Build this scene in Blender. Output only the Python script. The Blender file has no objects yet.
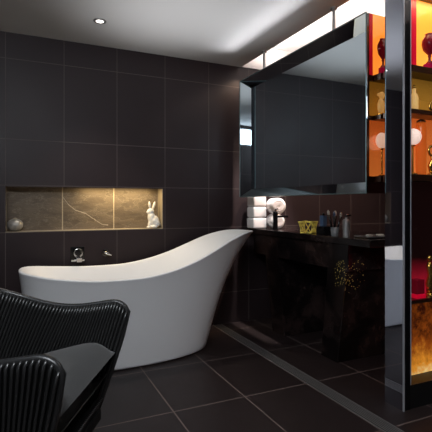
import bpy, math, random
from mathutils import Vector, Matrix
random.seed(7)
scene = bpy.context.scene
col = scene.collection
PI = math.pi

# ------------------------------------------------------------------ helpers
class MB:
    def __init__(s): s.v, s.f = [], []
    def add(s, vs, fs):
        n = len(s.v); s.v += [tuple(v) for v in vs]; s.f += [tuple(i + n for i in f) for f in fs]; return s
    def box(s, x0, x1, y0, y1, z0, z1):
        return s.hexa([(x0,y0,z0),(x1,y0,z0),(x1,y1,z0),(x0,y1,z0),(x0,y0,z1),(x1,y0,z1),(x1,y1,z1),(x0,y1,z1)])
    def hexa(s, p):
        return s.add(p, [(3,2,1,0),(4,5,6,7),(0,1,5,4),(1,2,6,5),(2,3,7,6),(3,0,4,7)])
    def quad(s, a, b, c, d): return s.add([a,b,c,d], [(0,1,2,3)])
    def lathe(s, prof, c=(0,0,0), n=24, sx=1.0, sy=1.0):
        vs, fs = [], []
        for r, z in prof:
            for k in range(n):
                a = 2*PI*k/n
                vs.append((c[0]+r*sx*math.cos(a), c[1]+r*sy*math.sin(a), c[2]+z))
        m = len(prof)
        for i in range(m-1):
            for k in range(n):
                k2 = (k+1) % n
                fs.append((i*n+k, i*n+k2, (i+1)*n+k2, (i+1)*n+k))
        fs.append(tuple(range(n-1, -1, -1))); fs.append(tuple((m-1)*n+k for k in range(n)))
        return s.add(vs, fs)
    def ball(s, c, rx, ry=None, rz=None, n=20, m=12, rot=None, fn=None):
        ry = ry or rx; rz = rz or rx
        vs, fs = [], []
        R = rot or Matrix.Identity(3)
        for i in range(1, m):
            th = PI*i/m
            for k in range(n):
                a = 2*PI*k/n
                d = 1.0 if fn is None else fn(a, th)
                p = R @ Vector((rx*d*math.sin(th)*math.cos(a), ry*d*math.sin(th)*math.sin(a), rz*d*math.cos(th)))
                vs.append((c[0]+p.x, c[1]+p.y, c[2]+p.z))
        for i in range(m-2):
            for k in range(n):
                k2 = (k+1) % n
                fs.append((i*n+k, (i+1)*n+k, (i+1)*n+k2, i*n+k2))
        d0 = 1.0 if fn is None else fn(0, 0); d1 = 1.0 if fn is None else fn(0, PI)
        t = R @ Vector((0,0,rz*d0)); b = R @ Vector((0,0,-rz*d1))
        vs.append((c[0]+t.x,c[1]+t.y,c[2]+t.z)); vs.append((c[0]+b.x,c[1]+b.y,c[2]+b.z))
        T, B = len(vs)-2, len(vs)-1
        for k in range(n):
            k2 = (k+1) % n
            fs.append((T, k, k2)); fs.append((B, (m-2)*n+k2, (m-2)*n+k))
        return s.add(vs, fs)
    def tube(s, pts, r, n=8, closed=False):
        pts = [Vector(p) for p in pts]; N = len(pts)
        rs = r if isinstance(r, (list, tuple)) else [r]*N
        vs, fs = [], []
        prev = None
        for i, p in enumerate(pts):
            if closed: t = pts[(i+1) % N]-pts[i-1]
            else: t = pts[min(i+1, N-1)]-pts[max(i-1, 0)]
            t.normalize()
            if prev is None:
                up = Vector((0,0,1)) if abs(t.z) < .9 else Vector((1,0,0))
                u = t.cross(up).normalized()
            else:
                u = (prev - t*prev.dot(t)).normalized()
            prev = u; w = t.cross(u)
            for k in range(n):
                a = 2*PI*k/n
                q = p+(u*math.cos(a)+w*math.sin(a))*rs[i]; vs.append(q)
        L = N if closed else N-1
        for i in range(L):
            j = (i+1) % N
            for k in range(n):
                k2 = (k+1) % n
                fs.append((i*n+k, i*n+k2, j*n+k2, j*n+k))
        if not closed:
            fs.append(tuple(range(n-1,-1,-1))); fs.append(tuple((N-1)*n+k for k in range(n)))
        return s.add(vs, fs)
    def build(s, name, m, parent=None, smooth=False, bevel=0, subsurf=0):
        me = bpy.data.meshes.new(name); me.from_pydata(s.v, [], s.f); me.update()
        me.materials.append(m)
        if smooth: me.polygons.foreach_set('use_smooth', [True]*len(me.polygons))
        o = bpy.data.objects.new(name, me); col.objects.link(o)
        if parent is not None:
            o.parent = parent
            if parent.parent is not None: o.location = (0,0,0)
        if bevel:
            b = o.modifiers.new('bevel', 'BEVEL'); b.width = bevel; b.segments = 3; b.limit_method = 'ANGLE'
        if subsurf:
            b = o.modifiers.new('sub', 'SUBSURF'); b.levels = subsurf; b.render_levels = subsurf
        return o

def tag(o, label, cat, group=None):
    o['label'] = label; o['category'] = cat
    if group: o['group'] = group
    return o
def thing(name, label, cat, loc=(0,0,0), rz=0, group=None):
    o = bpy.data.objects.new(name, None); col.objects.link(o)
    o.location = loc; o.rotation_euler = (0,0,rz); o.empty_display_size = .05
    return tag(o, label, cat, group)
def struct(name, mb, m, parent=None, **k):
    o = mb.build(name, m, parent, **k)
    if parent is None: o['kind'] = 'structure'
    return o
def copy_tree(o, parent=None):
    c = o.copy(); col.objects.link(c)
    if parent is not None: c.parent = parent
    for ch in list(o.children): copy_tree(ch, c)
    return c

# ------------------------------------------------------------------ materials
def mat(name, rgb, rough=.5, metal=0, spec=.5, emit=None, es=0, trans=0, ior=1.45, alpha=1, coat=0, sheen=0):
    m = bpy.data.materials.new(name); m.use_nodes = True
    b = m.node_tree.nodes['Principled BSDF']; i = b.inputs
    i['Base Color'].default_value = (*rgb, 1); i['Roughness'].default_value = rough
    i['Metallic'].default_value = metal; i['Specular IOR Level'].default_value = spec
    i['Transmission Weight'].default_value = trans; i['IOR'].default_value = ior
    i['Alpha'].default_value = alpha; i['Coat Weight'].default_value = coat
    i['Sheen Weight'].default_value = sheen
    if emit: i['Emission Color'].default_value = (*emit, 1); i['Emission Strength'].default_value = es
    return m
class NT:
    def __init__(s, m): s.t = m.node_tree; s.b = s.t.nodes['Principled BSDF']
    def n(s, typ, **k):
        x = s.t.nodes.new(typ)
        for a, v in k.items(): setattr(x, a, v)
        return x
    def l(s, a, b): s.t.links.new(a, b)
    def math(s, op, a, b=None, c=None):
        x = s.n('ShaderNodeMath', operation=op)
        for i, v in enumerate((a, b, c)):
            if v is None: continue
            if isinstance(v, (int, float)): x.inputs[i].default_value = v
            else: s.l(v, x.inputs[i])
        return x.outputs[0]
    def pos(s):
        g = s.n('ShaderNodeTexCoord'); x = s.n('ShaderNodeSeparateXYZ')
        s.l(g.outputs['Object'], x.inputs[0]); return x.outputs, g.outputs['Object']
    def mix(s, f, a, b):
        x = s.n('ShaderNodeMix', data_type='RGBA')
        if isinstance(f, (int, float)): x.inputs[0].default_value = f
        else: s.l(f, x.inputs[0])
        for i, v in ((6, a), (7, b)):
            if isinstance(v, tuple): x.inputs[i].default_value = (*v, 1)
            else: s.l(v, x.inputs[i])
        return x.outputs[2]
    def noise(s, vec, scale, detail=4, rough=.55):
        x = s.n('ShaderNodeTexNoise'); s.l(vec, x.inputs['Vector'])
        x.inputs['Scale'].default_value = scale; x.inputs['Detail'].default_value = detail; x.inputs['Roughness'].default_value = rough
        return x.outputs['Fac']
    def ramp(s, f, stops):
        x = s.n('ShaderNodeValToRGB'); s.l(f, x.inputs[0]); e = x.color_ramp.elements
        while len(e) < len(stops): e.new(.5)
        for k, (p, c) in enumerate(stops):
            e[k].position = p; e[k].color = (*c, 1) if isinstance(c, tuple) else (c, c, c, 1)
        return x.outputs[0]

TX0, TW = .321, .406
def line_period(nt, c, x0, w, hw):
    f = nt.math('FRACT', nt.math('ADD', nt.math('DIVIDE', nt.math('SUBTRACT', c, x0), w), .5))
    d = nt.math('MULTIPLY', nt.math('ABSOLUTE', nt.math('SUBTRACT', f, .5)), w)
    return nt.math('LESS_THAN', d, hw)
def line_list(nt, c, zs, hw):
    out = None
    for z in zs:
        q = nt.math('LESS_THAN', nt.math('ABSOLUTE', nt.math('SUBTRACT', c, z)), hw)
        out = q if out is None else nt.math('MAXIMUM', out, q)
    return out
def tile_mat(name, base, base2, grout, ha, x0, xw, hb, zs=None, y0=0, yw=.59, rough=.4, hw=.0025):
    m = mat(name, base, rough, spec=.35); nt = NT(m)
    p, vec = nt.pos()
    lx = line_period(nt, p[ha], x0, xw, hw)
    lz = line_list(nt, p[hb], zs, hw) if zs else line_period(nt, p[hb], y0, yw, hw)
    g = nt.math('MAXIMUM', lx, lz)
    n = nt.ramp(nt.noise(vec, 3.0, 6, .65), [(.3, 0.0), (.7, 1.0)])
    # a slight tone of its own for each tile
    cx = nt.math('FLOOR', nt.math('DIVIDE', nt.math('SUBTRACT', p[ha], x0), xw))
    cy = nt.math('FLOOR', nt.math('DIVIDE', nt.math('SUBTRACT', p[hb], y0), yw))
    cv = nt.n('ShaderNodeCombineXYZ'); nt.l(cx, cv.inputs[0]); nt.l(cy, cv.inputs[1])
    wn = nt.n('ShaderNodeTexWhiteNoise'); nt.l(cv.outputs[0], wn.inputs[0])
    f = nt.math('ADD', nt.math('MULTIPLY', n, .5), nt.math('MULTIPLY', wn.outputs[0], .5))
    c = nt.mix(g, nt.mix(f, base, base2), grout)
    nt.l(c, nt.b.inputs['Base Color'])
    nt.l(nt.math('ADD', nt.math('MULTIPLY', g, .3), nt.math('ADD', nt.math('MULTIPLY', n, .08), rough)), nt.b.inputs['Roughness'])
    return m
ROWS = [.28, .87, 1.218, 1.558, 2.149]
M = {}
M['wall'] = tile_mat('wall_tile', (.024,.0155,.0170), (.030,.0195,.0205), (.098,.078,.074), 0, TX0, TW, 2, zs=ROWS, y0=.28, rough=.42)
M['wall_side'] = tile_mat('wall_tile_side', (.024,.0155,.0170), (.030,.0195,.0205), (.098,.078,.074), 1, .2, TW, 2, zs=ROWS, y0=.28, rough=.42)
M['floor'] = tile_mat('floor_tile', (.021,.0140,.0138), (.028,.0190,.0182), (.17,.128,.115), 0, .734, .42, 1, y0=2.713, yw=.59, rough=.36, hw=.0036)
M['ceiling'] = mat('ceiling_paint', (.62,.61,.60), .8)
M['cove'] = mat('cove_paint', (.85,.82,.80), .8)
M['plaster'] = mat('dark_plaster', (.05,.045,.045), .7)
# niche stone with a pale vein
def niche_mat():
    m = mat('niche_stone', (.2,.16,.12), .6); nt = NT(m); p, vec = nt.pos()
    mp = nt.n('ShaderNodeMapping'); nt.l(vec, mp.inputs[0]); mp.inputs['Scale'].default_value = (1,1,2.2); mp.inputs['Rotation'].default_value = (0,.35,0)
    n1 = nt.noise(mp.outputs[0], 5, 8, .65); n2 = nt.noise(mp.outputs[0], 22, 5, .6)
    base = nt.mix(nt.ramp(n1, [(.3, 0.0), (.7, 1.0)]), (.115,.088,.062), (.21,.165,.115))
    base = nt.mix(nt.math('MULTIPLY', n2, .35), base, (.10,.08,.06))
    # fine cracks
    crk = nt.math('LESS_THAN', nt.math('ABSOLUTE', nt.math('SUBTRACT', n1, .5)), .008)
    base = nt.mix(nt.math('MULTIPLY', crk, .45), base, (.32,.27,.20))
    xs = nt.math('DIVIDE', nt.math('SUBTRACT', p[0], .32), .36)
    zr = nt.ramp(xs, [(0, .78), (.12, .60), (.28, .46), (.5, .38), (.72, .22), (.86, .12), (1, .10)])
    zz = nt.math('DIVIDE', nt.math('SUBTRACT', p[2], .87), .348)
    zz = nt.math('ADD', zz, nt.math('MULTIPLY', nt.math('SUBTRACT', n2, .5), .05))
    d = nt.math('ABSOLUTE', nt.math('SUBTRACT', zz, zr))
    v = nt.math('MULTIPLY', nt.math('LESS_THAN', d, .010), nt.math('MULTIPLY', nt.math('GREATER_THAN', xs, 0), nt.math('LESS_THAN', xs, 1)))
    base = nt.mix(nt.math('MULTIPLY', v, .75), base, (.55,.48,.38))
    g = line_period(nt, p[0], TX0, TW, .004)
    base = nt.mix(g, base, (.50,.42,.30))
    nt.l(base, nt.b.inputs['Base Color'])
    bp = nt.n('ShaderNodeBump'); bp.inputs['Strength'].default_value = .5; bp.inputs['Distance'].default_value = .02
    nt.l(n1, bp.inputs['Height']); nt.l(bp.outputs[0], nt.b.inputs['Normal'])
    return m
M['niche'] = niche_mat()
M['niche_edge'] = mat('niche_edge_stone', (.30,.25,.18), .5)
M['tub'] = mat('tub_white', (.86,.86,.86), .42, spec=.4)
M['mirror'] = mat('mirror_silver', (.60,.685,.735), .02, 1)
M['mirror_end'] = mat('bronze_mirror', (.60,.52,.45), .03, 1)
M['mirror_dim'] = mat('smoked_mirror', (.60,.64,.74), .03, 1)
M['mirror_edge'] = mat('mirror_edge_glass', (.13,.20,.20), .4, .3)
M['chrome'] = mat('chrome', (.55,.55,.56), .12, 1)
M['chrome_dark'] = mat('dark_chrome', (.10,.10,.105), .18, 1)
M['steel'] = mat('brushed_steel', (.36,.35,.34), .4, .8)
M['trim_silver'] = mat('trim_silver', (.38,.39,.42), .45, .2)
M['steel_dark'] = mat('drain_steel', (.085,.082,.08), .5, .4)
M['black_gloss'] = mat('black_gloss', (.006,.006,.007), .15)
M['black_matte'] = mat('black_matte', (.008,.008,.008), .5)
M['rope'] = mat('black_rope', (.024,.024,.024), .30, spec=.9)
M['rope_core'] = mat('black_core', (.003,.003,.003), .7)
def cloth(name, a, b, scale=260):
    m = mat(name, a, .9, sheen=.2); nt = NT(m); p, vec = nt.pos()
    n = nt.noise(vec, scale, 3); nt.l(nt.mix(n, a, b), nt.b.inputs['Base Color'])
    bp = nt.n('ShaderNodeBump'); bp.inputs['Strength'].default_value = .25; bp.inputs['Distance'].default_value = .002
    nt.l(n, bp.inputs['Height']); nt.l(bp.outputs[0], nt.b.inputs['Normal']); return m
M['cushion'] = cloth('grey_cushion', (.060,.061,.060), (.085,.086,.084))
M['towel'] = cloth('white_towel', (.82,.79,.78), (.90,.87,.86), 160)
M['ceramic'] = mat('white_ceramic', (.75,.74,.71), .3)
M['shell'] = mat('grey_shell', (.33,.31,.28), .28, .35)
def stone_mat():
    m = mat('black_marble', (.004,.0035,.0035), .12, spec=.5); nt = NT(m); p, vec = nt.pos()
    n0 = nt.noise(vec, 4.5, 6, .7); n1 = nt.noise(vec, 2.4, 2)
    cloud = nt.mix(nt.ramp(n0, [(.45, 0.0), (.75, 1.0)]), (.006,.0045,.0045), (.050,.030,.027))
    v = nt.n('ShaderNodeTexVoronoi'); nt.l(vec, v.inputs['Vector']); v.inputs['Scale'].default_value = 85
    vm = nt.n('ShaderNodeVectorMath', operation='DISTANCE'); nt.l(vec, vm.inputs[0]); vm.inputs[1].default_value = (2.0,2.22,.577)
    dist = nt.math('MULTIPLY', vm.outputs['Value'], 3.0)
    fl = nt.math('MULTIPLY', nt.math('LESS_THAN', v.outputs['Distance'], .26), nt.math('GREATER_THAN', nt.math('SUBTRACT', n1, dist), .17))
    wn = nt.n('ShaderNodeSeparateColor'); nt.l(v.outputs['Color'], wn.inputs[0])
    fl = nt.math('MULTIPLY', fl, nt.math('GREATER_THAN', wn.outputs[0], .55))
    nt.l(nt.mix(fl, cloud, (1,.78,.2)), nt.b.inputs['Base Color'])
    nt.l(nt.math('MULTIPLY', fl, .2), nt.b.inputs['Metallic'])
    nt.l(nt.math('ADD', nt.math('MULTIPLY', fl, .3), .14), nt.b.inputs['Roughness'])
    return m
M['stone'] = stone_mat()
M['gold'] = mat('yellow_gold', (.85,.72,.14), .35, .5)
M['brass'] = mat('brass', (.75,.45,.10), .25, .9)
M['blue'] = mat('slate_blue', (.05,.09,.16), .4)
M['bristle'] = mat('pale_tip', (.45,.42,.36), .6)
M['glass_grey'] = mat('grey_glass', (.25,.27,.28), .1, trans=.5)
M['led'] = mat('led_white', (1,1,1), .5, emit=(1,.93,.86), es=14)
M['led_warm'] = mat('led_warm', (1,.8,.5), .5, emit=(1,.74,.36), es=5)
M['lens'] = mat('lamp_lens', (1,1,1), .4, emit=(1,.95,.88), es=7)
M['wood_dark'] = mat('dark_wood_shelf', (.045,.016,.008), .3)
M['red_panel'] = mat('red_lacquer', (.55,.004,.03), .3, emit=(.60,.003,.025), es=.55)  # own red glow put into the lacquer; no lamp in it
M['red_glass'] = mat('dark_red_glass', (.14,.005,.012), .12, emit=(.16,.003,.012), es=.25)  # faint glow put into the glass colour
M['magenta'] = mat('crimson_base', (.28,.004,.05), .2, emit=(.4,.003,.05), es=.35)  # crimson glow put into the material, not lit from within
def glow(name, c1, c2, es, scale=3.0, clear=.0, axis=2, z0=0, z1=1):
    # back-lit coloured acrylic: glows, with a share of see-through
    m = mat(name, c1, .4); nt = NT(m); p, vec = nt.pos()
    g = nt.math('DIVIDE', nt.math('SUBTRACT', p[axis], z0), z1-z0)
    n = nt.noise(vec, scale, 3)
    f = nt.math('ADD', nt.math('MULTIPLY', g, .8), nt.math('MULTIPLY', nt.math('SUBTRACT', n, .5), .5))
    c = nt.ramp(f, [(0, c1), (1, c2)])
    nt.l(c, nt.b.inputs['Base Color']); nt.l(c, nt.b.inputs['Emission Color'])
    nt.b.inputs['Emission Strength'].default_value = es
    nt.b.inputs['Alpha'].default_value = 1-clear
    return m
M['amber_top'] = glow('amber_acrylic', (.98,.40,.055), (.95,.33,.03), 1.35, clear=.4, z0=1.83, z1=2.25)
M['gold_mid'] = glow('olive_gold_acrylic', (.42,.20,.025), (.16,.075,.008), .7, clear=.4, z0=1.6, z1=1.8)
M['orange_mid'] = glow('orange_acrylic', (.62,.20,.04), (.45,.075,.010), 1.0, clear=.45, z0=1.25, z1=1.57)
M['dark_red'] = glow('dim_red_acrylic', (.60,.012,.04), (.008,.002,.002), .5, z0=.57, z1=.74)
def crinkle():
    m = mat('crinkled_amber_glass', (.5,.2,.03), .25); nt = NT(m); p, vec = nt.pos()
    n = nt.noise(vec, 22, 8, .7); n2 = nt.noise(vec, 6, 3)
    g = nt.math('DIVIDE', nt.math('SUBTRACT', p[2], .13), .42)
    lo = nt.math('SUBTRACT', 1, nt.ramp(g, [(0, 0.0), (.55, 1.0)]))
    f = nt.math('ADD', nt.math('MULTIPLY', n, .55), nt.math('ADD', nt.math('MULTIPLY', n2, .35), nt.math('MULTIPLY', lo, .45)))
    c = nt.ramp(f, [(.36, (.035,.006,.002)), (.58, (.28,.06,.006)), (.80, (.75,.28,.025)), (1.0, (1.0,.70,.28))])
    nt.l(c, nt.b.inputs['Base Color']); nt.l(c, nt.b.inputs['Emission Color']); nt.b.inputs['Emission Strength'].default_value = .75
    bp = nt.n('ShaderNodeBump'); bp.inputs['Strength'].default_value = .6; bp.inputs['Distance'].default_value = .02
    nt.l(n, bp.inputs['Height']); nt.l(bp.outputs[0], nt.b.inputs['Normal'])
    return m
M['crinkle'] = crinkle()
M['globe'] = mat('frosted_globe', (.9,.8,.75), .5, emit=(1,.70,.58), es=.75)
M['orange_glass'] = mat('orange_glass', (.75,.16,.02), .12, alpha=.6, emit=(.7,.13,.015), es=.25)  # slight orange glow put into the glass itself
M['pale_glass'] = mat('pale_amber_glass', (.9,.65,.28), .15, emit=(.9,.5,.15), es=.45)  # warm glow put into the glass; not a lamp
M['pane'] = mat('clear_glass', (.01,.01,.01), .02, alpha=.05, spec=.3)
M['window_glow'] = mat('daylight_pane', (.8,.9,1), .3, emit=(.80,.90,1.0), es=6.0)
M['window_frame'] = mat('window_frame_grey', (.05,.05,.05), .5)

# ------------------------------------------------------------------ room shell
XL, XR, YF, YB, ZC = -.78, 4.0, -1.3, 3.5, 2.34
NX0, NX1, NZ0, NZ1, ND = -.085, 1.115, .87, 1.218, .13
T = .12
struct('floor', MB().box(XL, XR, YF, YB+T, -.1, 0), M['floor'])
w = MB()
w.box(XL-T, NX0, YB, YB+.2, 0, ZC+.35).box(NX1, XR+T, YB, YB+.2, 0, ZC+.35)
w.box(NX0, NX1, YB, YB+.2, 0, NZ0).box(NX0, NX1, YB, YB+.2, NZ1, ZC+.35)
wb = struct('wall_back', w, M['wall'])
nb = MB().box(NX0, NX1, YB+ND, YB+.2, NZ0, NZ1)
struct('niche_back', nb, M['niche'], wb)
ne = MB().box(NX0, NX1, YB+.002, YB+ND, NZ0, NZ0+.005)
struct('niche_sill', ne, M['niche_edge'], wb)
ne = MB().box(NX1-.006, NX1, YB+.002, YB+ND, NZ0+.005, NZ1)
struct('niche_jamb', ne, M['niche_edge'], wb)
struct('niche_lip', MB().box(NX0, NX1, YB, YB+.008, NZ1-.009, NZ1), M['wall'], wb)
# left wall with a slot window added out of view for daylight, front wall, right wall
WY0, WY1, WZ0, WZ1 = -.9, 1.9, 2.02, 2.31
w = MB()
w.box(XL-T, XL, YF, WY0, 0, ZC).box(XL-T, XL, WY1, YB, 0, ZC).box(XL-T, XL, WY0, WY1, 0, WZ0).box(XL-T, XL, WY0, WY1, WZ1, ZC)
struct('wall_left', w, M['wall_side'])
struct('wall_front', MB().box(XL-T, XR+T, YF-T, YF, 0, ZC+.35), M['plaster'])
struct('wall_right', MB().box(XR, XR+T, YF, YB, 0, ZC+.35), M['wall_side'])
wf = MB()
for a, b, c, d in ((WY0, WY1, WZ0, WZ0+.02), (WY0, WY1, WZ1-.02, WZ1), (WY0, WY0+.05, WZ0+.02, WZ1-.02), (WY1-.05, WY1, WZ0+.02, WZ1-.02), (.62, .67, WZ0+.02, WZ1-.02)):
    wf.box(XL-.09, XL-.02, a, b, c, d)
wo = struct('window_1', wf, M['window_frame'])
struct('pane', MB().box(XL-.07, XL-.065, WY0+.05, WY1-.05, WZ0+.02, WZ1-.02), M['window_glow'], wo)
# ceiling with a lit recess (cove) running along above the mirror
CX0, CX1, CZ = 1.865, 2.45, 2.56
struct('ceiling', MB().box(XL-T, CX0, YF, YB, ZC, ZC+.12).box(CX1, XR+T, YF, YB, ZC, ZC+.12), M['ceiling'])
cv = MB().box(CX0-.02, CX1+.02, YF, YB, CZ, CZ+.06).box(CX0-.03, CX0, YF, YB, ZC+.12, CZ).box(CX1, CX1+.03, YF, YB, ZC+.12, CZ)
struct('trim_1', cv, M['cove'])
struct('trim_3', MB().box(CX0, CX1, YB-.012, YB-.001, ZC+.001, CZ-.001), M['cove'])

# steel channel let into the floor
t = MB().box(1.575, 1.66, YF, YB-.01, -.01, .0015)
o = struct('trim_2', t, M['steel_dark'])
t = MB().box(1.575, 1.582, YF, YB-.01, .0015, .003).box(1.653, 1.66, YF, YB-.01, .0015, .003)
struct('channel_edge', t, M['steel'], o)
t = MB()
for k in range(5): t.box(1.592+k*.0125, 1.597+k*.0125, YF, YB-.01, .0015, .0025)
struct('channel_grate', t, M['steel'], o)

# ------------------------------------------------------------------ recessed downlight
dl = thing('ceiling_downlight', 'small round recessed downlight in the ceiling above the bathtub', 'light', (.51,3.02,ZC))
def ring(r0, r1, z0, z1, n=28):
    m = MB(); vs = []
    for k in range(n):
        a = 2*PI*k/n; c, s = math.cos(a), math.sin(a)
        vs += [(r0*c,r0*s,z0),(r1*c,r1*s,z0),(r1*c,r1*s,z1),(r0*c,r0*s,z1)]
    fs = []
    for k in range(n):
        j = (k+1) % n
        for q in range(4):
            fs.append((k*4+q, k*4+(q+1)%4, j*4+(q+1)%4, j*4+q))
    m.add(vs, fs); return m
ring(.026, .043, -.006, .0).build('trim_ring', M['steel'], dl, smooth=False)
MB().lathe([(.001,-.003),(.0255,-.003),(.0255,.0),(.001,.0)], n=24).build('lens', M['lens'], dl)

# ------------------------------------------------------------------ bathtub
def tub():
    YC = 3.05; n = 96
    zs = [(-.05,.662),(0,.655),(.2,.628),(.45,.607),(.75,.608),(.9,.630),(1.0,.655),(1.15,.703),(1.3,.768),(1.45,.830),(1.6,.866),(1.717,.868)]
    def zr(x):
        # smooth interpolation (Catmull-Rom)
        for i in range(len(zs)-1):
            if zs[i][0] <= x <= zs[i+1][0] or i == len(zs)-2:
                p0 = zs[max(i-1,0)][1]; p1 = zs[i][1]; p2 = zs[i+1][1]; p3 = zs[min(i+2,len(zs)-1)][1]
                t = (x-zs[i][0])/(zs[i+1][0]-zs[i][0]); t = min(max(t,0),1)
                return .5*((2*p1)+(-p0+p2)*t+(2*p0-5*p1+4*p2-p3)*t*t+(-p0+3*p1-3*p2+p3)*t**3)
        return zs[0][1]
    def outline(x0, xm, x1, w, off=0, nl=2.6, nr=2.05):
        pts = []
        for k in range(n):
            a = 2*PI*k/n; c, s = math.cos(a), math.sin(a)
            e = 2/(nl if c < 0 else nr)
            ax = (xm-x0-off) if c < 0 else (x1-off-xm)
            pts.append((xm+ax*math.copysign(abs(c)**e, c), YC+(w-off)*math.copysign(abs(s)**e, s)))
        return pts
    rim = outline(0.0, .62, 1.717, .362)
    base = outline(.055, .66, 1.30, .262, nl=2.4, nr=2.2)
    rows = []
    def row(rimp, basep, s, zoff=0, zb=0, g=None):
        gg = s if g is None else g
        r = []
        for (rx, ry), (bx, by), (ox, oy) in zip(rimp, basep, rim):
            r.append((bx+(rx-bx)*gg, by+(ry-by)*gg, zb+(zr(ox)+zoff-zb)*s))
        rows.append(r)
    row(rim, base, 0, g=-.03); row(rim, base, .012, g=0)
    for s in (.05,.12,.2,.3,.4,.5,.6,.7,.8,.88,.94,.975):
        row(rim, base, s, g=.62*s+.38*s**3.5)
    row(rim, base, 1.0, zoff=-.006, g=1.0)
    r2 = outline(0.0, .62, 1.717, .362, .006); row(r2, base, 1, 0.0, g=1.0)
    r3 = outline(0.0, .62, 1.717, .362, .020); row(r3, base, 1, 0.001, g=1.0)
    r4 = outline(0.0, .62, 1.717, .362, .027); row(r4, base, 1, -.006, g=1.0)
    ib = outline(.30, .66, 1.02, .20, nl=2.3, nr=2.2)
    for s in (.95,.88,.78,.66,.54,.42,.3,.2,.12,.05,.0):
        row(r4, ib, s, -.006, .14, g=(.35*s+.65*s**2.0) if s < 1 else 1)
        # rounder at the bottom
        if s < .3: rows[-1] = [(x, y, z) for x, y, z in rows[-1]]
    c2 = outline(.5, .66, .8, .06); row(c2, c2, 0, 0, .135)
    vs = [p for r in rows for p in r]; fs = []
    for i in range(len(rows)-1):
        for k in range(n):
            j = (k+1) % n
            fs.append((i*n+k, i*n+j, (i+1)*n+j, (i+1)*n+k))
    fs.append(tuple(range(n-1,-1,-1))); fs.append(tuple((len(rows)-1)*n+k for k in range(n)))
    o = MB().add(vs, fs).build('bathtub', M['tub'], smooth=True, subsurf=1)
    tag(o, 'white freestanding slipper bathtub with one high curved end on dark floor tiles', 'bathtub')
    MB().lathe([(.001,0),(.028,0),(.028,.004),(.001,.006)], (.66,YC,.136), 20).build('drain', M['chrome'], o)
tub()

# ------------------------------------------------------------------ wall taps
tp = thing('bath_spout', 'square chrome wall plate with round knob and spout above the low tub rim', 'tap', (.42,YB,.69))
MB().box(-.052,.052,-.008,0,-.058,.056).build('wall_plate', M['black_gloss'], tp, bevel=.003)
def cyl_y(r, y0, y1, c=(0,0), n=24, r1=None):
    m = MB(); r1 = r1 or r
    vs = [(c[0]+r*math.cos(2*PI*k/n), y0, c[1]+r*math.sin(2*PI*k/n)) for k in range(n)] + [(c[0]+r1*math.cos(2*PI*k/n), y1, c[1]+r1*math.sin(2*PI*k/n)) for k in range(n)]
    fs = [(k, (k+1)%n, n+(k+1)%n, n+k) for k in range(n)] + [tuple(range(n-1,-1,-1)), tuple(range(n,2*n))]
    return m.add(vs, fs)
cyl_y(.036, -.05, -.008, (0,.012)).build('knob', M['chrome'], tp, bevel=.004)
cyl_y(.024, -.053, -.05, (0,.012)).build('knob_face', M['black_gloss'], tp)
MB().box(-.020,.020,-.12,-.008,-.050,-.018).build('spout', M['chrome'], tp, bevel=.004)
MB().box(-.050,.050,-.03,-.008,-.056,-.040).build('lever_bar', M['chrome'], tp, bevel=.003)
tp = thing('diverter_tap', 'small chrome lever handle on the tiled wall right of the square tap plate', 'tap', (.635,YB,.69))
cyl_y(.030, -.012, .002).build('wall_rose', M['chrome_dark'], tp, bevel=.002)
cyl_y(.015, -.06, -.012).build('stem', M['chrome_dark'], tp)
MB().tube([(-.03,-.055,.014),(0,-.06,.0),(.035,-.065,-.016)], [.010,.013,.011], 10).build('lever', M['chrome'], tp, smooth=True)

# ------------------------------------------------------------------ niche ornaments
def rabbit():
    o_x, o_y, o_z = 1.045, 3.562, NZ0+.005
    t = thing('rabbit_figurine', 'white ceramic rabbit with upright ears at the right end of the niche', 'figurine', (o_x,o_y,o_z))
    b = MB()
    Ry = lambda a: Matrix.Rotation(a, 3, 'Y')
    b.ball((.012,0,.055), .046, .040, .056, rot=Ry(-.25))        # haunches
    b.ball((-.012,0,.085), .033, .032, .062, rot=Ry(-.12))       # chest
    b.ball((-.020,0,.142), .030, .027, .030)                      # head
    b.ball((-.040,0,.135), .017, .017, .015)                      # muzzle
    b.ball((-.030,-.014,.03), .011, .010, .034)                   # front legs
    b.ball((-.030,.014,.03), .011, .010, .034)
    b.ball((-.038,-.014,.008), .016, .010, .008); b.ball((-.038,.014,.008), .016, .010, .008)
    b.ball((.004,-.030,.012), .032, .014, .012); b.ball((.004,.030,.012), .032, .014, .012)   # hind feet
    b.ball((.024,-.024,.04), .030, .018, .034); b.ball((.024,.024,.04), .030, .018, .034)
    o = b.build('body', M['ceramic'], t, smooth=True)
    rm = o.modifiers.new('r', 'REMESH'); rm.mode = 'VOXEL'; rm.voxel_size = .004; rm.use_smooth_shade = True
    sm = o.modifiers.new('s', 'SMOOTH'); sm.iterations = 4
    for sx, sy in ((-.030,-.010), (.004,.010)):
        lean = -.15 if sx < -.01 else .28
        e = MB().ball((sx+(.0 if sx < -.01 else .008),sy,.192), .011, .008, .036, rot=Ry(lean))
        e.build('ear', M['ceramic'], t, smooth=True)
    MB().ball((.058,0,.03), .013).build('tail', M['ceramic'], t, smooth=True)
rabbit()
t = thing('shell_ornament', 'round silvery shell-like ornament at the left end of the niche', 'ornament', (-.022,3.56,NZ0+.005))
def shf(a, th): return 1+.07*abs(math.sin(4*a+th*2))*math.sin(th)
MB().ball((0,0,.047), .054, .05, .048, n=48, m=24, fn=shf).build('shell_body', M['shell'], t, smooth=True)
MB().lathe([(.036,.062),(.030,.080),(.018,.094),(.006,.101),(.001,.102)], n=18).build('crown', M['niche_edge'], t, smooth=True)

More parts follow.
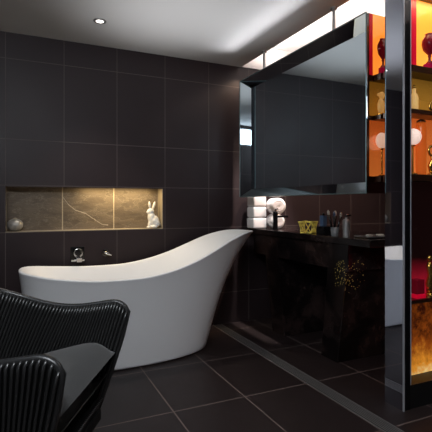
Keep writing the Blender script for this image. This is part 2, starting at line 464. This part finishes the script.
# ------------------------------------------------------------------ hanging mirror
MX, MY0, MY1, MZ0, MZ1, MW, MD, MXB = 1.75, 1.816, 3.306, 1.141, 2.142, .065, .075, 1.895
mr = thing('hanging_mirror', 'large rectangular mirror with angled mirrored border hanging from two ceiling rods', 'mirror', (0,0,0))
xi = MX+MD; yi0, yi1, zi0, zi1 = MY0+MW, MY1-MW, MZ0+MW, MZ1-MW
MB().box(xi, xi+.006, yi0-.002, yi1+.002, zi0-.002, zi1+.002).build('mirror_glass', M['mirror'], mr)
def bev(p): return MB().add(p, [(0,1,2,3)])
O = [(MX,MY0,MZ0),(MX,MY1,MZ0),(MX,MY1,MZ1),(MX,MY0,MZ1)]; I = [(xi,yi0,zi0),(xi,yi1,zi0),(xi,yi1,zi1),(xi,yi0,zi1)]
for k in range(4):
    j = (k+1) % 4
    bb = MB()
    a, b, c, d = [Vector(q) for q in (O[k], O[j], I[j], I[k])]
    off = Vector((.006,0,0))
    bb.hexa([a,b,c,d,a+off,b+off,c+off,d+off]).build('bevel_strip', M['mirror'], mr)
MB().box(MX+.012, MXB, MY0, MY0+.006, MZ0, MZ1).build('end_panel', M['mirror_end'], mr)
MB().box(MX+.012, MXB, MY1-.006, MY1, MZ0, MZ1).build('end_panel', M['black_gloss'], mr)
MB().box(MX+.012, MXB, MY0+.006, MY1-.006, MZ0, MZ0+.006).build('bottom_panel', M['black_gloss'], mr)
MB().box(MX+.012, MXB, MY0+.006, MY1-.006, MZ1-.006, MZ1).build('top_panel', M['black_gloss'], mr)
MB().box(MXB-.006, MXB, MY0+.006, MY1-.006, MZ0+.006, MZ1-.006).build('back_panel', M['black_gloss'], mr)
e = MB()
P = [(MX,MY0,MZ0),(MX,MY1,MZ0),(MX,MY1,MZ1),(MX,MY0,MZ1)]
e.tube(P, .004, 6, closed=True)
e.build('edge_trim', M['mirror_edge'], mr)
for y in (3.05, 2.19):
    r = MB().lathe([(.011,0),(.011,ZC-MZ1-.002)], (1.84,y,MZ1), 14).build('rod', M['steel'], mr, smooth=False)
    MB().lathe([(.022,0),(.022,.012)], (1.84,y,ZC-.012), 16).build('rod_flange', M['steel'], r)

# ------------------------------------------------------------------ vanity
VX0, VX1, VZ = 1.92, 2.50, .86
va = thing('vanity_unit', 'black gold-flecked marble vanity counter on flared slab legs under the mirror', 'vanity', (0,0,0))
MB().box(VX0, VX1, 1.96, 3.46, VZ-.045, VZ).build('countertop', M['stone'], va, bevel=.004)
MB().box(VX0+.03, VX1-.02, 2.18, 3.42, .637, VZ-.045).build('apron', M['stone'], va, bevel=.004)
def leg(y0t, y1t, y0b, y1b, x0b):
    zt, zm = VZ-.045, .0
    return MB().hexa([(x0b,y0b,0),(VX1-.03,y0b,0),(VX1-.03,y1b,0),(x0b,y1b,0),(VX0+.025,y0t,zt),(VX1-.03,y0t,zt),(VX1-.03,y1t,zt),(VX0+.025,y1t,zt)])
leg(2.17, 2.365, 2.31, 2.485, 1.97).build('leg', M['stone'], va, bevel=.004)
leg(3.03, 3.24, 2.95, 3.13, 1.97).build('leg', M['stone'], va, bevel=.004)
MB().box(2.10, 2.40, 2.75, 2.98, VZ, VZ+.002).build('basin_cover', M['black_gloss'], va)

# far faucet
fa = thing('basin_faucet', 'tall black cylindrical basin faucet in front of the white towels', 'faucet', (1.985,3.11,VZ))
MB().lathe([(.027,0),(.027,.006),(.021,.008),(.021,.150),(.018,.156)], n=20).build('body', M['black_gloss'], fa, smooth=False)
MB().tube([(.0,0,.112),(.07,.0,.114),(.12,-.01,.112)], .010, 10).build('spout', M['black_gloss'], fa, smooth=True)
MB().tube([(0,0,.156),(0,0,.172),(.025,0,.178)], .006, 8).build('lever', M['black_gloss'], fa, smooth=True)

# towels
for k in range(3):
    b = MB(); h = .098
    o = b.box(1.895+.002*k, 2.035-.002*k, 3.325, 3.455, VZ+k*h, VZ+(k+1)*h-.001).build('folded_towel', M['towel'], bevel=.016)
    o.modifiers['bevel'].segments = 5
    o.data.polygons.foreach_set('use_smooth', [True]*len(o.data.polygons))
    tag(o, ['white folded towel at the bottom of the stack beside the bathtub tip','white folded towel in the middle of the stack beside the bathtub tip','white folded towel on top of the stack, just under the mirror edge'][k], 'towel', 'folded white towels on the vanity')
def roll(x, z, r, label):
    b = MB(); n = 28; L = .17
    t = thing('rolled_towel', label, 'towel', (x,3.30,z), -.25, 'rolled white towels on the vanity')
    prof = [(0.001,-L/2),(r*.55,-L/2-.002),(r*.85,-L/2+.003),(r,-L/2+.018),(r,L/2-.018),(r*.85,L/2-.003),(0.001,L/2)]
    vs, fs = [], []
    for q, y in prof:
        for k in range(n):
            a = 2*PI*k/n; vs.append((q*math.cos(a), y, q*math.sin(a)))
    for i in range(len(prof)-1):
        for k in range(n):
            j = (k+1) % n; fs.append((i*n+k, (i+1)*n+k, (i+1)*n+j, i*n+j))
    b.add(vs, fs).build('towel_roll', M['towel'], t, smooth=True)
    sp = [(r*(.15+.75*k/60)*math.cos(k*.33), -L/2-.002, r*(.15+.75*k/60)*math.sin(k*.33)) for k in range(50)]
    MB().tube(sp, .0018, 5).build('spiral_end', M['towel'], t, smooth=True)
roll(2.105, VZ+.066, .066, 'white rolled towel lying on the counter behind the black faucet')
roll(2.110, VZ+.066+.136, .072, 'white rolled towel resting on top of the other roll behind the faucet')

# gold basket
gb = thing('wire_basket', 'small yellow gold lattice basket on the edge of the vanity counter', 'basket', (1.99,2.66,VZ), .62)
W0, D0, W1, D1, H = .060, .040, .074, .05, .085
def brect(s, z):
    w_, d_ = W0+(W1-W0)*s, D0+(D1-D0)*s
    return [(-w_,-d_,z),(w_,-d_,z),(w_,d_,z),(-w_,d_,z)]
b = MB().tube(brect(1, H), .005, 8, closed=True); b.build('top_rim', M['gold'], gb)
b = MB().tube(brect(0, .005), .005, 8, closed=True); b.build('base_ring', M['gold'], gb)
MB().box(-W0,W0,-D0,D0,.001,.004).build('base', M['black_matte'], gb)
b = MB()
lo, hi = brect(0, .005), brect(1, H)
for k in range(4):
    j = (k+1) % 4
    m = 4 if k % 2 == 0 else 2
    L = lambda P, q: Vector(P[k]).lerp(Vector(P[j]), q)
    for q in range(m):
        b.tube([L(lo,q/m), L(hi,(q+1)/m)], .0026, 6); b.tube([L(lo,(q+1)/m), L(hi,q/m)], .0026, 6)
b.build('lattice', M['gold'], gb)
# black box, blue bottle, brush cup, dispenser, tray
o = MB().box(-.05,.05,-.035,.035,0,.058).build('storage_box', M['black_gloss'], bevel=.004); o.location = (2.03,2.52,VZ); o.rotation_euler.z = .3
tag(o, 'low black lacquer box on the counter between basket and brush cup', 'box')
bl = thing('square_bottle', 'slate blue square bottle standing on the low black box', 'bottle', (2.015,2.515,VZ+.0585), .35)
MB().box(-.026,.026,-.016,.016,0,.078).build('body', M['blue'], bl, bevel=.004)
MB().lathe([(.010,.078),(.010,.094),(.008,.096)], n=14).build('cap', M['black_gloss'], bl)
cu = thing('brush_cup', 'small grey glass tumbler holding black brushes on the vanity', 'cup', (1.99,2.36,VZ))
MB().lathe([(.024,0),(.026,.004),(.026,.01),(.029,.06),(.027,.06),(.024,.012),(.001,.010)], n=24).build('tumbler', M['glass_grey'], cu, smooth=True)
for k in range(4):
    lean = (-.030,-.010,.010,.030)[k]; dy = (.010,-.010,.010,-.010)[k]
    h = (.165,.155,.16,.15)[k]
    bt = thing('cosmetic_brush', ['leftmost of four black brushes in the grey tumbler, pale tip','second black brush from the left in the grey tumbler','third black brush from the left in the grey tumbler','rightmost of four black brushes in the grey tumbler'][k], 'brush', (1.99+lean*.4,2.36+dy*.5,VZ+.013), 0, 'black brushes in the tumbler')
    MB().tube([(0,0,0),(lean*.5,dy*.3,h*.45),(lean,dy*.6,h*.8)], [.004,.0065,.010], 8).build('handle', M['black_gloss'], bt, smooth=True)
    MB().tube([(lean,dy*.6,h*.8),(lean*1.12,dy*.68,h*.93),(lean*1.18,dy*.7,h)], [.009,.0085,.003], 8).build('bristles', M['bristle' if k != 1 else 'blue'], bt, smooth=True)
di = thing('soap_dispenser', 'tall grey chrome soap dispenser right of the black brushes', 'dispenser', (1.985,2.24,VZ))
MB().lathe([(.022,0),(.024,.004),(.024,.108),(.018,.118),(.008,.122),(.008,.134)], n=22).build('body', M['steel'], di, smooth=False)
MB().tube([(0,0,.134),(0,0,.146),(.032,-.01,.143)], [.009,.008,.005], 8).build('pump', M['chrome_dark'], di, smooth=True)
tr = thing('shallow_tray', 'shallow dark metal tray at the near end of the vanity counter', 'tray', (2.13,2.13,VZ))
MB().box(-.12,.10,-.06,.06,0,.008).build('tray_base', M['black_gloss'], tr)
MB().tube([(-.12,-.06,.010),(.10,-.06,.010),(.10,.06,.010),(-.12,.06,.010)], .004, 6, closed=True).build('tray_rim', M['steel'], tr)
for k in range(2):
    o = MB().box(-.022,.022,-.014,.014,0,.014).build('guest_soap', M['bristle'], bevel=.004)
    o.location = (2.07+.09*k, 2.12, VZ+.0085); o.rotation_euler.z = .2-.5*k
    tag(o, ['pale wrapped soap bar at the left on the shallow dark tray','pale wrapped soap bar at the right on the shallow dark tray'][k], 'soap', 'soap bars on the tray')

# ------------------------------------------------------------------ display cabinet
KX0, KX1, KY0, KY1, KZ = 1.822, 2.36, 1.626, 1.75, 2.33
kb = thing('display_cabinet', 'tall glowing amber display cabinet with mirrored side at the right edge', 'cabinet', (0,0,0))
MB().box(KX0, KX0+.006, KY0+.004, KY1, 0, KZ).build('mirror_side', M['mirror_dim'], kb)
MB().box(KX0+.006, KX0+.05, KY0, KY0+.02, .0, KZ).build('front_stile', M['black_gloss'], kb)
MB().box(KX0+.006, KX0+.016, KY0+.02, KY1, .0, KZ).build('side_board', M['wood_dark'], kb)
MB().box(KX0-.002, KX0+.0055, KY0-.004, KY0+.004, 0, KZ).build('edge_trim', M['trim_silver'], kb)
MB().box(KX0+.05, KX0+.054, KY0-.003, KY0+.016, .13, KZ).build('edge_trim', M['trim_silver'], kb)
MB().box(KX1, KX1+.03, KY0, KY1, 0, KZ).build('side_board', M['wood_dark'], kb)
MB().box(KX0+.05, KX1, KY0+.002, KY1, 0, .125).build('plinth', M['black_matte'], kb)
shelves = [(.545,.565),(1.205,1.24),(1.565,1.59),(1.79,1.825)]
for a, b_ in shelves[1:]:
    MB().box(1.868, 2.02, KY1+.001, KY1+.056, a, b_).build('added_ledge', M['wood_dark'], kb)  # ledges added to carry the pieces that the mirror's end panel reflects
for a, b_ in shelves:
    MB().box(KX0+.016, KX1, KY0+.021, KY1, a, b_).build('shelf', M['wood_dark'], kb)
MB().box(KX0+.016, KX1, KY0+.021, KY1, 2.24, KZ).build('top_board', M['wood_dark'], kb)
MB().box(KX0+.016, KX1, KY1-.008, KY1-.004, 1.826, 2.239).build('back_panel', M['amber_top'], kb)
MB().box(KX0+.016, KX1, KY1-.008, KY1-.004, 1.591, 1.789).build('back_panel', M['gold_mid'], kb)
MB().box(KX0+.016, KX1, KY1-.008, KY1-.004, 1.241, 1.564).build('back_panel', M['orange_mid'], kb)
MB().box(KX0+.016, KX1, KY1-.008, KY1-.004, .566, 1.204).build('back_panel', M['dark_red'], kb)
MB().box(KX0+.016, KX1, KY1-.03, KY1-.004, .126, .544).build('back_panel', M['crinkle'], kb)
MB().box(KX0+.018, KX0+.045, KY1-.018, KY1-.003, 1.826, 2.239).build('red_lining', M['red_panel'], kb)
MB().box(1.975, 2.042, KY1-.018, KY1-.0085, 1.826, 2.239).build('red_lining', M['red_panel'], kb)
MB().box(KX0+.055, KX1, KY0+.004, KY0+.008, .126, KZ-.02).build('glass_front', M['pane'], kb)

# contents
def K(px, y=1.70):
    a = math.radians(24.7)+math.atan((px-216)/430); return math.tan(a)*y
vx = K(428)
va_ = thing('urn_vase', 'dark red glass urn on a crimson plinth on the top cabinet shelf', 'vase', (vx,1.69,1.8255))
MB().box(-.024,.024,-.024,.024,0,.040).build('plinth', M['magenta'], va_, bevel=.003)
MB().lathe([(.020,.040),(.019,.046),(.008,.058),(.0065,.075),(.011,.082),(.007,.088),(.015,.096),(.034,.118),(.042,.150),(.040,.172),(.028,.192),(.022,.200),(.025,.206),(.020,.206)], n=28).build('urn', M['red_glass'], va_, smooth=True)
v2 = copy_tree(va_); v2.location = (1.914,1.779,1.8255); v2.scale = (.95,.55,1); v2['label'] = 'dark red urn added behind the cabinet, reflected in the mirror end panel'  # flattened extra urn, added to make the reflection in the end panel
for o_ in (va_, v2): o_['group'] = 'red urns on the top cabinet shelf'
wf_ = thing('white_figurine', 'small cream figurine added behind the cabinet, reflected in the mirror end panel', 'figurine', (1.898,1.779,1.5905))  # added behind the cabinet only to show up in the end panel
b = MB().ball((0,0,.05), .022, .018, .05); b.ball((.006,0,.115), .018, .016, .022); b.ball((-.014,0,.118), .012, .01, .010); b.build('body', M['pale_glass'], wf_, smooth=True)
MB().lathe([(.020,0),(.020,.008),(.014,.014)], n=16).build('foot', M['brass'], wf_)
bt = thing('stubby_bottle', 'pale amber glass bottle standing in the narrow gold cabinet compartment', 'bottle', (K(414),1.70,1.5905))
MB().lathe([(.020,0),(.023,.004),(.023,.075),(.018,.092),(.010,.102),(.010,.120),(.012,.124)], n=20).build('body', M['pale_glass'], bt, smooth=True)
MB().lathe([(.008,.124),(.010,.128),(.008,.142),(.002,.146)], n=14).build('stopper', M['brass'], bt, smooth=True)
rg = thing('ring_ornament', 'brass ring ornament on a small foot in the gold cabinet compartment', 'ornament', (K(429.5),1.68,1.5905))
MB().tube([(.024*math.cos(2*PI*k/28),0,.036+.024*math.sin(2*PI*k/28)) for k in range(28)], .0065, 10, closed=True).build('ring', M['brass'], rg, smooth=True)
MB().lathe([(.016,0),(.016,.004),(.006,.010),(.005,.014)], n=16).build('foot', M['brass'], rg)
gl = thing('globe_lamp', 'frosted pinkish globe lamp on a slim stem inside the orange compartment', 'lamp', (K(412.5,1.684),1.684,1.2405))
MB().lathe([(.026,0),(.026,.006),(.006,.012),(.005,.150),(.014,.156),(.014,.162)], n=20).build('stem', M['brass'], gl)
MB().ball((0,0,.205), .046).build('globe', M['globe'], gl, smooth=True)
g2 = copy_tree(gl); g2.location = (1.905,1.779,1.2405); g2.scale = (.9,.55,1); g2['label'] = 'frosted globe lamp added behind the cabinet, reflected in the mirror end panel'  # flattened extra globe, added so the end panel reflects one
for o_ in (gl, g2): o_['group'] = 'frosted globe lamps in the cabinet'
jr = thing('glass_jar', 'tall orange glass jar behind the frosted globe lamp', 'jar', (K(421,1.70),1.70,1.2405))
MB().lathe([(.020,0),(.026,.005),(.028,.03),(.028,.26),(.026,.285),(.022,.295)], n=24, ).build('body', M['orange_glass'], jr, smooth=True)
MB().lathe([(.024,.295),(.025,.300),(.016,.308),(.004,.312)], n=18).build('lid', M['wood_dark'], jr, smooth=True)
br = thing('figure_ornament', 'small looped brass figure beside the orange glass jar', 'ornament', (K(431.5,1.67),1.67,1.2405))
b = MB().tube([(.022*math.cos(2*PI*k/24),0,.135+.026*math.sin(2*PI*k/24)) for k in range(24)], .007, 8, closed=True)
b.tube([(0,0,.012),(-.012,0,.05),(.008,0,.085),(0,0,.110)], [.010,.013,.011,.008], 10); b.build('figure', M['brass'], br, smooth=True)
MB().lathe([(.024,0),(.024,.006),(.012,.013)], n=18).build('foot', M['brass'], br)
go = thing('gold_statuette', 'gilded slender statuette standing in the dim red cabinet compartment', 'statuette', (K(429.5,1.68),1.68,.5655))
b = MB().tube([(0,0,.02),(-.006,0,.07),(.006,0,.12),(-.003,0,.165),(.0,0,.195)], [.015,.019,.014,.017,.008], 12)
b.ball((0,0,.212), .015, .014, .018); b.build('figure', M['brass'], go, smooth=True)
MB().lathe([(.026,0),(.026,.012),(.016,.020)], n=18).build('foot', M['brass'], go)
tv = thing('tall_tumbler', 'red lacquer block standing at the left of the dim red compartment', 'ornament', (K(417,1.69),1.69,.5655))
tv.name = 'lacquer_block'
MB().box(-.034,.034,-.03,.03,0,.022).build('base', M['red_panel'], tv, bevel=.002)
MB().box(-.030,.030,-.026,.026,.022,.10).build('block', M['red_glass'], tv, bevel=.004)

# ------------------------------------------------------------------ woven armchair
def armchair():
    t = thing('woven_armchair', 'black woven rope tub armchair with grey seat cushion in the near left corner', 'armchair', (.285,1.605,0), math.atan2(-.47,.88))
    Rc, Dp, Wd = .24, .70, .355
    # U path of the top edge, front near -> back -> front far
    path = []
    L1 = Dp-Rc; La = PI/2*Rc; L2 = 2*(Wd-Rc); Ltot = 2*L1+2*La+L2
    def top(s):
        s = min(max(s,0),Ltot)
        if s < L1: return Vector((-s, -Wd)), Vector((0,-1))
        s -= L1
        if s < La:
            a = s/Rc; return Vector((-L1-Rc*math.sin(a), -Wd+Rc-Rc*math.cos(a))), Vector((-math.sin(a), -math.cos(a)))
        s -= La
        if s < L2: return Vector((-Dp, -Wd+Rc+s)), Vector((-1,0))
        s -= L2
        if s < La:
            a = s/Rc; return Vector((-Dp+Rc-Rc*math.cos(a), Wd-Rc+Rc*math.sin(a))), Vector((-math.cos(a), math.sin(a)))
        s -= La
        return Vector((-L1+s, Wd)), Vector((0,1))
    def zt(s):
        q = s/Ltot; d = min(q, 1-q)*2      # 0 front, 1 back centre
        if d < .28:
            u = d/.28; return .640-.028*math.sin(u*PI/2)**2*1.0
        u = (d-.28)/.72; u = u*u*(3-2*u); return .612+.165*u
    ZB = .06
    def P(s, v, side=0):
        p, nrm = top(s)
        flare = v**.85
        f = (p.x*.80-.17)*(1-flare)+p.x*flare; l = p.y*(.70+.30*flare)
        d = min(s, Ltot-s); r = .075
        cut = 0 if d >= r else (r-math.sqrt(max(r*r-(r-d)**2,0)))
        z = ZB+(zt(s)-cut-ZB)*v
        th = .022
        return Vector((f+nrm.x*side*th, l+nrm.y*side*th, z))
    # core shell
    ns, nv = 90, 10
    vs, fs = [], []
    prof = [(-1,v/nv) for v in range(nv+1)] + [(1,(nv-v)/nv) for v in range(nv+1)]
    m = len(prof)
    for i in range(ns+1):
        s = Ltot*(.004+.992*i/ns)
        for sd, v in prof: vs.append(P(s, v, sd*.62))
    for i in range(ns):
        for k in range(m-1): fs.append((i*m+k, i*m+k+1, (i+1)*m+k+1, (i+1)*m+k))
        fs.append((i*m+m-1, i*m, (i+1)*m, (i+1)*m+m-1))
    fs.append(tuple(range(m-1,-1,-1))); fs.append(tuple(ns*m+k for k in range(m)))
    MB().add(vs, fs).build('shell_frame', M['rope_core'], t)
    # strands wound over the shell
    b = MB(); N = 122
    for i in range(N):
        s0 = Ltot*(i+.5)/N
        pts = []; sl = .13*min(1, min(s0,Ltot-s0)/.35)
        for v in (0,.12,.25,.38,.5,.62,.75,.86,.94,.985): pts.append(P(s0+sl*(v-.5), v, -1))
        q = P(s0+sl/2, 1, 0); q.z += .012; pts.append(q)
        for v in (.985,.94,.86,.75,.62,.5,.38,.25,.12,0): pts.append(P(s0+sl*(v-.5), v, 1))
        b.tube(pts, .0052, 6)
    b.build('rope_weave', M['rope'], t, smooth=True)
    # rolled rim along the top and down both front edges
    pts = [P(.002, v/12, 0) for v in range(11)]
    pts += [P(Ltot*(.003+.994*k/150), 1, 0)+Vector((0,0,.004)) for k in range(151)]
    pts += [P(Ltot-.002, v/12, 0) for v in range(10,-1,-1)]
    MB().tube(pts, .0125, 8).build('rim_roll', M['rope'], t, smooth=True)
    # front apron below the cushion
    b = MB()
    a0, a1 = P(.0,.0), P(Ltot,.0); b0, b1 = P(0,.36), P(Ltot,.36)
    b.hexa([a0,a1,a1+Vector((-.02,0,0)),a0+Vector((-.02,0,0)),b0,b1,b1+Vector((-.02,0,0)),b0+Vector((-.02,0,0))])
    ap = b.build('front_apron', M['rope_core'], t)
    b = MB()
    for k in range(44):
        q = (k+.5)/44; b.tube([a0.lerp(a1,q)+Vector((.003,0,0)), b0.lerp(b1,q)+Vector((.003,0,0))], .0058, 5)
    b.build('apron_weave', M['rope'], ap, smooth=True)
    # cushion
    vs, fs = [], []
    nx, ny = 14, 14
    def cp(i, j, top_):
        u, w_ = i/nx*2-1, j/ny*2-1
        f = -.345+.30*u - (0 if top_ else .03*max(u,0)); q = (1-u)/2; half = .316-.11*q
        l = half*w_
        e = (1-abs(u)**8)*(1-abs(w_)**8)
        z = .432-.17*q+(.095+.025*(1-u*u)*(1-w_*w_))*e**.5 if top_ else .345-.06*q-.07*e**.5
        return (f, l, z)
    for tt in (1, 0):
        for i in range(nx+1):
            for j in range(ny+1): vs.append(cp(i,j,tt))
    S = (nx+1)*(ny+1)
    for i in range(nx):
        for j in range(ny):
            a = i*(ny+1)+j; fs.append((a, a+ny+1, a+ny+2, a+1)); a += S; fs.append((a+1, a+ny+2, a+ny+1, a))
    o = MB().add(vs, fs).build('seat_cushion', M['cushion'], t, smooth=True, subsurf=1)
    wl = o.modifiers.new('w','WELD'); wl.merge_threshold = .0005
    o.modifiers.move(1, 0)
    MB().box(-.60,-.09,-.24,.24,.17,.21).build('seat_deck', M['black_matte'], t)
    for f, l in ((-.20,-.23),(-.20,.23),(-.66,-.2),(-.66,.2)):
        MB().lathe([(.018,0),(.022,.004),(.022,.10)], (f,l,0), 14).build('leg', M['black_matte'], t)
armchair()

# ------------------------------------------------------------------ lights
def area(name, loc, target, sx, sy, e, colr):
    l = bpy.data.lights.new(name, 'AREA'); l.shape = 'RECTANGLE'; l.size = sx; l.size_y = sy; l.energy = e; l.color = colr
    o = bpy.data.objects.new(name, l); col.objects.link(o); o.location = loc
    o.rotation_euler = (Vector(target)-Vector(loc)).to_track_quat('-Z','Y').to_euler(); return o
def spot(name, loc, target, e, colr, ang, blend=.6, r=.03):
    l = bpy.data.lights.new(name, 'SPOT'); l.energy = e; l.color = colr; l.spot_size = ang; l.spot_blend = blend; l.shadow_soft_size = r
    o = bpy.data.objects.new(name, l); col.objects.link(o); o.location = loc
    o.rotation_euler = (Vector(target)-Vector(loc)).to_track_quat('-Z','Y').to_euler(); return o
area('window_light', (XL+.01,.5,2.16), (.7,2.9,.3), 2.4, .26, 50, (.90,.94,1.0))  # daylight of the added slot window
l_ = area('added_ceiling_band', (1.83,2.50,2.146), (1.50,2.50,2.34), 1.35, .03, 1.3, (.95,.95,1.0)); l_.data.spread = math.radians(34)  # added lamp, imitates light thrown from the mirror top onto the ceiling
spot('added_ceiling_fill', (1.0,2.65,1.25), (1.0,2.65,2.34), 33, (.96,.97,1.0), math.radians(86), 1.0, 0)  # unseen spot in mid-air, added to brighten the ceiling
spot('added_wall_fill', (2.5,2.3,2.3), (2.7,3.5,.9), 115, (1,.76,.62), math.radians(85), .9)  # unseen warm spot, added to lift the wall behind the vanity
spot('downlight_lamp', (.51,3.02,2.325), (.55,3.0,0), 40, (1,.93,.86), math.radians(80), .8)
area('niche_lamp', (.76,YB+.03,NZ1-.003), (.76,YB+.06,0), .56, .02, 3.0, (1,.74,.38))
area('cove_lamp', (2.16,1.6,ZC+.02), (2.16,1.6,3.0), .25, 3.6, 16, (1,.93,.9))
spot('vanity_lamp', (2.06,3.0,2.5), (2.02,3.33,.95), 210, (1,.93,.9), math.radians(36), .5)
spot('added_corner_glow', (1.93,3.40,2.30), (1.52,3.51,1.70), 9, (1,.74,.52), math.radians(70), 1.0, .01)  # unseen spot, added for the warm glow on the wall beside the mirror
area('cabinet_lamp', (2.09,1.69,2.232), (2.09,1.69,0), .4, .06, .8, (1,.7,.35))
w = bpy.data.worlds.new('world'); scene.world = w; w.use_nodes = True
w.node_tree.nodes['Background'].inputs[0].default_value = (.05,.05,.055,1); w.node_tree.nodes['Background'].inputs[1].default_value = .3

# ------------------------------------------------------------------ camera
cam = bpy.data.cameras.new('camera'); cam.sensor_width = 36; cam.lens = 430/432*36; cam.shift_y = -12/432; cam.clip_start = .02
co = bpy.data.objects.new('camera', cam); col.objects.link(co)
co.location = (0,0,1.08); co.rotation_euler = (PI/2, 0, -math.radians(24.7)); scene.camera = co
scene.view_settings.view_transform = 'Standard'
scene.view_settings.look = 'None'
scene.cycles.max_bounces = 8
scene.cycles.sample_clamp_indirect = 4
